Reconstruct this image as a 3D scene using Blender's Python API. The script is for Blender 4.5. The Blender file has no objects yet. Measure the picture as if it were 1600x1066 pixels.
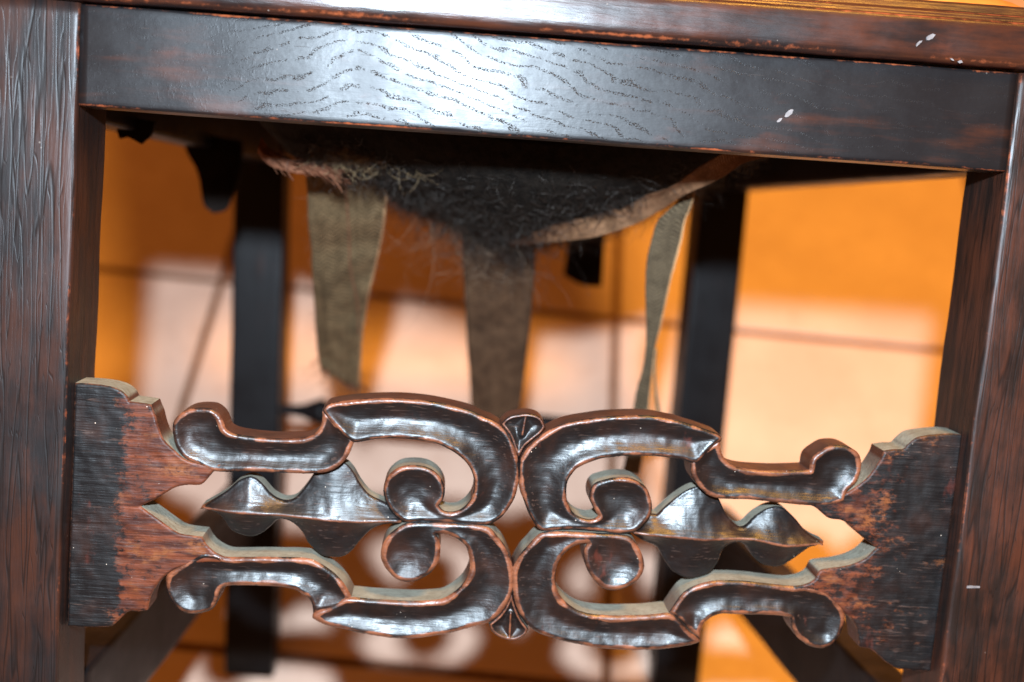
import bpy, bmesh, math, random
import numpy as np
from mathutils import Vector, Matrix, noise
random.seed(7)
rng = np.random.default_rng(5)
scene = bpy.context.scene
COL = scene.collection

# ---------------------------------------------------------------- camera
CAM_H = 0.951
cam_d = bpy.data.cameras.new("camera")
cam = bpy.data.objects.new("camera", cam_d); COL.objects.link(cam); scene.camera = cam
Rm = Matrix(((0.995328, -0.096547, 0.0), (0.075733, 0.780750, -0.620237), (0.059882, 0.617340, 0.784414)))
cam.matrix_world = Matrix.Translation((0, 0, CAM_H)) @ Rm.to_4x4()
cam_d.sensor_width = 36; cam_d.lens = 40.5; cam_d.clip_start = 0.02; cam_d.clip_end = 50
cam_d.dof.use_dof = True; cam_d.dof.focus_distance = 0.505; cam_d.dof.aperture_fstop = 4.0

# ---------------------------------------------------------------- world, lamps, exposure
w = bpy.data.worlds.new("World"); scene.world = w; w.use_nodes = True
w.node_tree.nodes['Background'].inputs[0].default_value = (1.0, 0.30, 0.045, 1)
w.node_tree.nodes['Background'].inputs[1].default_value = 0.32
scene.view_settings.view_transform = 'Standard'; scene.view_settings.look = 'None'
scene.view_settings.exposure = 0; scene.view_settings.gamma = 1

def lamp(name, loc, target, size, power, colour):
    d = bpy.data.lights.new(name, 'AREA'); d.shape = 'DISK'; d.size = size; d.energy = power; d.color = colour
    o = bpy.data.objects.new(name, d); COL.objects.link(o); o.location = loc
    o.rotation_euler = (Vector(target) - Vector(loc)).to_track_quat('-Z', 'Y').to_euler()
    return o
lamp('camera_flash', (-0.0189, 0.0256, 1.0983), (0, 0.75, 0.02), 0.028, 18.0, (0.86, 0.94, 1.0))
lamp('ceiling_lamp', (0.62, 1.06, 2.7), (0.1, 0.7, 0), 0.50, 82.0, (1.0, 0.42, 0.055))

# ---------------------------------------------------------------- frames
CH_R = Matrix(((0.99782, -0.061148, -0.024816), (0.060892, 0.708166, 0.703416), (-0.025438, -0.703393, 0.710345)))
CH_T = Vector((0.00833, 0.37379, 0.61941))
BASE = Vector((0.0, 0.45, -0.435))           # rear feet, in the chair's own axes

def mesh_from(name, verts, faces, mat, attrs=None, smooth=True, uv=None):
    me = bpy.data.meshes.new(name)
    me.from_pydata([tuple(map(float, v)) for v in verts], [], faces)
    me.update()
    if attrs:
        for k, a in attrs.items():
            at = me.attributes.new(k, 'FLOAT', 'POINT'); at.data.foreach_set('value', np.asarray(a, dtype=np.float32))
    if uv is not None:
        l = me.uv_layers.new(name='UVMap'); vi = np.empty(len(me.loops), dtype=np.int32); me.loops.foreach_get('vertex_index', vi)
        l.data.foreach_set('uv', np.asarray(uv, dtype=np.float32)[vi].ravel())
    if smooth: me.polygons.foreach_set('use_smooth', [True] * len(me.polygons))
    if mat: me.materials.append(mat)
    return me

def link(name, me, parent=None, loc=(0, 0, 0), label=None, stuff=False):
    o = bpy.data.objects.new(name, me); COL.objects.link(o); o.parent = parent; o.location = loc
    if label: o['label'] = label
    if stuff: o['kind'] = 'stuff'
    return o

chair = bpy.data.objects.new('chair', None); COL.objects.link(chair)
chair.matrix_world = Matrix.Translation(CH_T + CH_R @ BASE) @ CH_R.to_4x4()
chair.empty_display_size = 0.1
chair['label'] = 'antique dark oak chair with carved front stretcher and torn webbing under its seat'
chair['category'] = 'chair'
def part(name, me, label=None, stuff=False): return link(name, me, chair, -BASE, label, stuff)

# ---------------------------------------------------------------- node helpers
class NT:
    def __init__(s, name):
        s.m = bpy.data.materials.new(name); s.m.use_nodes = True; s.t = s.m.node_tree; s.n = s.t.nodes
        s.b = s.n['Principled BSDF']; s.tc = s.n.new('ShaderNodeTexCoord')
    def L(s, a, b): s.t.links.new(a, b)
    def put(s, sock, v):
        if v is None: return
        if isinstance(v, (int, float)): sock.default_value = v
        elif isinstance(v, tuple): sock.default_value = v if len(v) != 3 or sock.type != 'RGBA' else (*v, 1)
        else: s.L(v, sock)
    def map(s, scale=(1, 1, 1), rot=(0, 0, 0), src='Object'):
        n = s.n.new('ShaderNodeMapping'); s.L(s.tc.outputs[src], n.inputs[0])
        n.inputs['Scale'].default_value = scale; n.inputs['Rotation'].default_value = rot; return n.outputs[0]
    def noise(s, vec, scale, detail=4, rough=0.55, dist=0.0, col=False):
        n = s.n.new('ShaderNodeTexNoise'); s.L(vec, n.inputs['Vector']); n.inputs['Scale'].default_value = scale
        n.inputs['Detail'].default_value = detail; n.inputs['Roughness'].default_value = rough; n.inputs['Distortion'].default_value = dist
        return n.outputs['Color' if col else 'Fac']
    def vor(s, vec, scale, feat='F1', rand=1.0):
        n = s.n.new('ShaderNodeTexVoronoi'); s.L(vec, n.inputs['Vector']); n.inputs['Scale'].default_value = scale
        n.feature = feat; n.inputs['Randomness'].default_value = rand; return n.outputs['Distance']
    def math(s, op, a, b=None, c=None, clamp=False):
        n = s.n.new('ShaderNodeMath'); n.operation = op; n.use_clamp = clamp
        s.put(n.inputs[0], a); s.put(n.inputs[1], b); s.put(n.inputs[2], c); return n.outputs[0]
    def step(s, v, lo, hi, a=0.0, b=1.0):
        n = s.n.new('ShaderNodeMapRange'); n.interpolation_type = 'SMOOTHSTEP'; s.put(n.inputs[0], v)
        n.inputs[1].default_value = lo; n.inputs[2].default_value = hi; n.inputs[3].default_value = a; n.inputs[4].default_value = b
        return n.outputs[0]
    def mix(s, f, a, b):
        n = s.n.new('ShaderNodeMix'); n.data_type = 'RGBA'; s.put(n.inputs['Factor'], f); s.put(n.inputs[6], a); s.put(n.inputs[7], b)
        return n.outputs[2]
    def attr(s, name):
        n = s.n.new('ShaderNodeAttribute'); n.attribute_name = name; return n.outputs['Fac']
    def sep(s, v):
        n = s.n.new('ShaderNodeSeparateXYZ'); s.L(v, n.inputs[0]); return n.outputs
    def bump(s, h, strength, dist, prev=None):
        n = s.n.new('ShaderNodeBump'); s.put(n.inputs['Height'], h); n.inputs['Strength'].default_value = strength
        n.inputs['Distance'].default_value = dist
        if prev is not None: s.L(prev, n.inputs['Normal'])
        return n.outputs[0]
    def out(s, col, rough, normal=None, spec=0.5, coat=0, coat_r=0.2, tint=(1, 1, 1)):
        s.b.inputs['Specular Tint'].default_value = (*tint, 1)
        s.put(s.b.inputs['Base Color'], col); s.put(s.b.inputs['Roughness'], rough); s.put(s.b.inputs['Specular IOR Level'], spec)
        if normal is not None: s.L(normal, s.b.inputs['Normal'])
        if coat: s.b.inputs['Coat Weight'].default_value = coat; s.b.inputs['Coat Roughness'].default_value = coat_r
        return s.m

BLACK = (0.0062, 0.0058, 0.0066); BROWN = (0.030, 0.0110, 0.0065); RUST = (0.085, 0.022, 0.009); COPPER = (0.52, 0.18, 0.065)

def streak(axis, along, across):
    s = [across] * 3; s[axis] = along; return tuple(s)

# ---- polished dark oak with open grain; axis = direction of the grain
def wood(name, axis, brown=0.45, spec=0.35, rough=(0.26, 0.42), cracks=0.0, pores=0.0, spots=0.25, base=BLACK, mid=BROWN, grainbump=0.35):
    t = NT(name)
    v = t.map(streak(axis, 0.12, 1.0)); iso = t.map()
    fine = t.noise(v, 900, 5, 0.6); med = t.noise(v, 160, 4, 0.6); patch = t.noise(t.map(streak(axis, 0.45, 1.0)), 38, 5, 0.62)
    tone = t.step(t.math('ADD', t.math('MULTIPLY', med, 0.45), t.math('MULTIPLY', patch, 0.55)), 0.62 - 0.28 * brown, 0.80 - 0.20 * brown)
    col = t.mix(tone, base, mid)
    rubbed = t.step(t.noise(t.map(streak(axis, 0.5, 1.0)), 70, 6, 0.7), 0.60, 0.74)
    col = t.mix(t.math('MULTIPLY', rubbed, 0.35 * brown), col, RUST)
    wear = t.attr('wear')
    wm = t.math('ADD', wear, t.math('MULTIPLY', t.math('SUBTRACT', t.noise(iso, 260, 5, 0.65), 0.5), 1.1))
    col = t.mix(t.math('MULTIPLY', t.step(wm, 0.55, 0.95), t.step(wear, 0.02, 0.2)), col, (0.20, 0.055, 0.022))
    # hairline scratches running askew, and a few pale specks
    sc = t.noise(t.map((1, 1, 1), (0.2, 0.9, 0.5)), 30, 2, 0.5)
    scr = None
    for k, rot in enumerate(((0.3, 0.95, 0.1), (0.1, -0.5, 0.2))):
        n = t.vor(t.map((14 + 9 * k, 14, 900), rot), 1.0)
        q = t.step(n, 0.02, 0.06, 1.0, 0.0)
        q = t.math('MULTIPLY', q, t.step(t.noise(iso, 22 + 10 * k, 2), 0.50, 0.62))
        scr = q if scr is None else t.math('MAXIMUM', scr, q)
    col = t.mix(t.math('MULTIPLY', scr, 0.10), col, (0.35, 0.25, 0.2))
    speck = t.math('MULTIPLY', t.step(t.vor(iso, 170), 0.05, 0.09, 1.0, 0.0), t.step(t.noise(iso, 45, 3), 0.60, 0.68))
    col = t.mix(t.math('MULTIPLY', speck, spots), col, (0.42, 0.40, 0.38))
    h = t.math('ADD', t.math('MULTIPLY', fine, 0.5), med)
    nrm = t.bump(h, grainbump, 0.0006)
    if cracks:
        cv = t.noise(t.map(streak(axis, 0.03, 1.0)), 260, 3, 0.5, 0.8)
        wv = t.math('ABSOLUTE', t.math('SUBTRACT', t.noise(t.map(streak(axis, 0.05, 1.0)), 250, 0.8, 0.3, 0.35), 0.5))
        line = t.step(wv, 0.0, 0.05, 0.0, 1.0)
        wv2 = t.math('ABSOLUTE', t.math('SUBTRACT', t.noise(t.map(streak(axis, 0.05, 1.0)), 420, 0.6, 0.3, 0.3), 0.5))
        line = t.math('MINIMUM', line, t.step(wv2, 0.0, 0.02, 0.3, 1.0))
        nrm = t.bump(line, cracks * 0.8, 0.0005, nrm); col = t.mix(t.math('MULTIPLY', t.math('SUBTRACT', 1.0, line), 0.75), col, (0.003, 0.0025, 0.0025)); nrm = t.bump(cv, cracks * 0.12, 0.0006, nrm)
    dark = None
    if pores:
        # open pores lined up along the arched growth rings of flat-sawn oak
        x, y, z = t.sep(t.tc.outputs['Object'])
        xx = t.math('SUBTRACT', x, -0.082)
        arch = t.math('SQRT', t.math('ADD', t.math('POWER', xx, 2), 0.0001))
        right = t.math('MULTIPLY', t.math('SUBTRACT', arch, t.math('MULTIPLY', t.math('POWER', arch, 2), 1.7)), 0.42)
        F = t.math('ADD', z, right)
        F = t.math('ADD', F, t.math('MULTIPLY', t.noise(t.map((1, 1, 2)), 26, 3, 0.5), 0.020))
        fr = t.math('FRACT', t.math('MULTIPLY', F, 180))
        band = t.step(t.math('ABSOLUTE', t.math('SUBTRACT', fr, 0.5)), 0.03, 0.14, 1.0, 0.0)
        dots = t.step(t.vor(t.map((0.45, 1, 1.0), (0, -0.35, 0)), 2600), 0.24, 0.48, 1.0, 0.0)
        gate = t.math('MULTIPLY', t.step(t.noise(iso, 120, 3), 0.40, 0.52), t.math('MULTIPLY', t.step(x, 0.02, 0.13, 1.0, 0.15), t.step(x, -0.15, -0.11, 0.12, 1.0)))
        dark = t.math('MULTIPLY', t.math('MULTIPLY', band, dots), t.math('MULTIPLY', gate, pores))
        nrm = t.bump(t.math('SUBTRACT', 1.0, dark), 0.4, 0.0004, nrm)
        ripple = t.noise(t.map((1, 1, 1.3)), 300, 3, 0.5); nrm = t.bump(ripple, 0.07, 0.0006, nrm)
        blis = t.math('MULTIPLY', t.step(t.noise(t.map((1, 1, 0.6)), 900, 2, 0.5), 0.52, 0.70), t.math('MULTIPLY', t.step(x, -0.14, -0.09, 1.0, 0.15), t.step(t.noise(iso, 60, 3), 0.46, 0.60)))
        nrm = t.bump(blis, 0.05, 0.0004, nrm); nrm = t.bump(scr, 0.25, 0.0004, nrm)
        col = t.mix(t.math('MULTIPLY', dark, 0.65), col, (0.004, 0.003, 0.003))
    r = t.step(t.noise(iso, 34, 5, 0.6), 0.3, 0.7, rough[0], rough[1])
    r = t.math('ADD', r, t.math('MULTIPLY', scr, 0.12), clamp=True)
    if dark is not None: r = t.math('ADD', r, t.math('MULTIPLY', dark, 0.5), clamp=True)
    return t.out(col, r, nrm, spec, tint=(0.80, 0.90, 1.0))

# ---- the carved stretcher: black wax in the hollows, rubbed copper-brown ridges, dust on every upward edge
def carved(name, plate=0.0):
    t = NT(name); iso = t.map()
    wear = t.attr('wear'); wall = t.attr('wall'); rust = t.attr('rust')
    n1 = t.noise(t.map((0.62, 1, 1)), 330, 6, 0.72); n2 = t.noise(t.map((0.5, 1, 1)), 80, 5, 0.65)
    col = t.mix(t.step(t.noise(iso, 55, 4), 0.45, 0.75), tuple(c * 0.7 for c in BLACK), (0.017, 0.0080, 0.0062))
    red = t.math('MULTIPLY', t.step(t.noise(t.map((1, 1, 0.5)), 60, 4, 0.7), 0.62, 0.72), 0.7)
    col = t.mix(red, col, (0.055, 0.015, 0.011))
    if plate:
        m = t.math('ADD', t.math('ADD', t.math('MULTIPLY', n1, 0.85), t.math('MULTIPLY', n2, 0.75)), t.math('MULTIPLY', rust, 0.42))
        k = t.step(m, 1.00, 1.16)
        rc = t.mix(t.step(t.noise(t.map((0.12, 1, 1)), 420, 4, 0.6), 0.35, 0.68), (0.030, 0.009, 0.006), (0.105, 0.030, 0.013))
        rc = t.mix(t.math('MULTIPLY', t.step(n2, 0.52, 0.66), t.step(n1, 0.4, 0.55)), rc, (0.135, 0.050, 0.018))
        col = t.mix(t.math('MULTIPLY', k, t.step(rust, 0.0, 0.35)), col, rc)
    wm = t.math('ADD', wear, t.math('MULTIPLY', t.math('SUBTRACT', t.noise(iso, 420, 5, 0.7), 0.5), 1.0))
    cc = t.mix(t.step(t.noise(t.map((0.4, 1, 1)), 230, 4, 0.65), 0.32, 0.68), (0.050, 0.018, 0.010), (0.17, 0.066, 0.034))
    col = t.mix(t.math('MULTIPLY', t.step(wm, 0.30, 0.85), t.step(wear, 0.02, 0.2)), col, cc)
    col = t.mix(t.math('MULTIPLY', wall, t.step(t.noise(iso, 60, 3), 0.3, 0.6, 0.5, 0.95)), col, (0.060, 0.020, 0.011))
    dash = t.math('MULTIPLY', t.step(t.noise(t.map((0.11, 1, 1)), 1000, 2, 0.5), 0.60, 0.70), t.step(n2, 0.42, 0.58))
    col = t.mix(t.math('MULTIPLY', dash, 0.55), col, (0.060, 0.040, 0.034))
    sx, sy, sz = t.sep(t.tc.outputs['Normal'])
    up = t.step(sz, 0.30, 0.72)
    dn = t.noise(iso, 500, 4, 0.7)
    dust = t.math('MULTIPLY', t.math('MULTIPLY', up, t.attr('dust')), t.step(dn, 0.25, 0.55, 0.62, 1.0))
    col = t.mix(dust, col, t.mix(t.noise(iso, 120, 4), (0.10, 0.105, 0.085), (0.25, 0.265, 0.235)))
    col = t.mix(t.math('MULTIPLY', t.step(t.vor(iso, 330), 0.06, 0.10, 1.0, 0.0), t.step(t.noise(iso, 90, 2), 0.60, 0.66)), col, (0.45, 0.42, 0.38))
    grain = t.noise(t.map((0.07, 1, 1)), 620, 4, 0.6); tool = t.noise(t.map((1, 1, 0.6)), 120, 3, 0.5)
    nrm = t.bump(grain, 0.30 + 0.30 * plate, 0.0007); nrm = t.bump(tool, 0.30, 0.0010, nrm); nrm = t.bump(t.noise(t.map((0.35, 1, 1)), 210, 4, 0.6), 0.16, 0.0008, nrm)
    nrm = t.bump(t.noise(iso, 900, 3), t.n and 0.10, 0.0005, nrm)
    r = t.step(t.noise(iso, 90, 4), 0.3, 0.7, 0.33 + 0.09 * plate, 0.48 + 0.14 * plate)
    r = t.math('ADD', r, t.math('MULTIPLY', dust, 0.6), clamp=True)
    sp = t.math('SUBTRACT', 0.55 - 0.24 * plate, t.math('MULTIPLY', dust, 0.5))
    return t.out(col, r, nrm, sp, tint=(0.80, 0.91, 1.0))

def fabric(name, a, b, edge, freq=340, rib=1.0):
    t = NT(name); u, v, _ = t.sep(t.tc.outputs['UV'])
    tri = t.math('ABSOLUTE', t.math('SUBTRACT', t.math('FRACT', t.math('MULTIPLY', u, 105)), 0.5))
    ph = t.math('ADD', t.math('MULTIPLY', v, freq), t.math('MULTIPLY', tri, 2.4))
    w_ = t.step(t.math('ABSOLUTE', t.math('SUBTRACT', t.math('FRACT', ph), 0.5)), 0.08, 0.42)
    nz = t.noise(t.map(), 140, 5, 0.65); fz = t.noise(t.map(), 1100, 3, 0.6)
    col = t.mix(t.step(nz, 0.3, 0.72), a, b)
    col = t.mix(t.math('MULTIPLY', w_, 0.75), col, tuple(c * 0.30 for c in a))
    col = t.mix(t.math('MULTIPLY', t.step(t.noise(t.map((1, 1, 0.4)), 45, 4, 0.6), 0.52, 0.70), 0.6), col, tuple(c * 0.35 for c in a))
    col = t.mix(t.math('MULTIPLY', t.step(fz, 0.5, 0.75), 0.4), col, tuple(min(1, c * 1.6) for c in b))
    col = t.mix(t.step(t.attr('wear'), 0.3, 0.9), col, edge)
    nrm = t.bump(w_, rib, 0.0008); nrm = t.bump(fz, 0.6, 0.0006, nrm)
    return t.out(col, 0.9, nrm, 0.15)

def plain(name, a, b, rough=0.6, scale=60, spec=0.3, bumpd=0.0003, bs=0.3, stretch=(1, 1, 1)):
    t = NT(name); n = t.noise(t.map(stretch), scale, 5, 0.6)
    return t.out(t.mix(t.step(n, 0.3, 0.7), a, b), rough, t.bump(t.noise(t.map(stretch), scale * 4, 4), bs, bumpd), spec)

M_leg = wood('oak_leg', 2, 0.80, 0.36, (0.38, 0.50), cracks=0.30, grainbump=0.30)
M_leg2 = wood('oak_leg_smooth', 2, 0.8, 0.40, (0.40, 0.52), cracks=0.18, base=(0.009, 0.0055, 0.0045), mid=(0.050, 0.0165, 0.0090))
M_rail = wood('oak_rail', 0, 0.40, 0.28, (0.31, 0.41), pores=1.0, grainbump=0.12)
M_mould = wood('oak_moulding', 0, 0.85, 0.40, (0.26, 0.40), pores=0.0, spots=0.5, base=(0.009, 0.006, 0.006), mid=(0.045, 0.014, 0.007))
M_back = wood('oak_frame', 2, 0.15, 0.14, (0.35, 0.5), spots=0.1)
M_carve = carved('oak_carved', 0.0); M_plate = carved('oak_plate', 1.0)
M_web = fabric('jute_webbing', (0.075, 0.053, 0.028), (0.155, 0.110, 0.060), (0.36, 0.22, 0.12))
M_webb = fabric('brown_webbing', (0.050, 0.028, 0.016), (0.11, 0.066, 0.038), (0.20, 0.11, 0.06))
M_webg = fabric('grey_webbing', (0.070, 0.056, 0.036), (0.13, 0.105, 0.068), (0.75, 0.50, 0.27), freq=420)
M_band = fabric('pale_webbing', (0.15, 0.080, 0.042), (0.29, 0.165, 0.095), (0.20, 0.09, 0.05), freq=700)
M_black = plain('black_cloth', (0.006, 0.005, 0.005), (0.010, 0.008, 0.007), 0.9, 60, 0.05)
M_mass = plain('horsehair_mass', (0.004, 0.004, 0.004), (0.011, 0.010, 0.009), 0.9, 200, 0.05, 0.003, 0.8)
M_hair = plain('black_hair', (0.005, 0.0048, 0.0046), (0.020, 0.018, 0.017), 0.36, 300, 0.4)
M_wisp = plain('grey_wisps', (0.10, 0.075, 0.055), (0.24, 0.18, 0.13), 0.6, 90)
M_straw = plain('straw_fibres', (0.11, 0.082, 0.044), (0.32, 0.25, 0.15), 0.7, 200)
M_pink = plain('frayed_jute', (0.070, 0.028, 0.016), (0.15, 0.068, 0.040), 0.8, 300, 0.15)
M_lea = plain('tan_leather', (0.50, 0.19, 0.035), (0.60, 0.25, 0.05), 0.55, 60)
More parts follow.
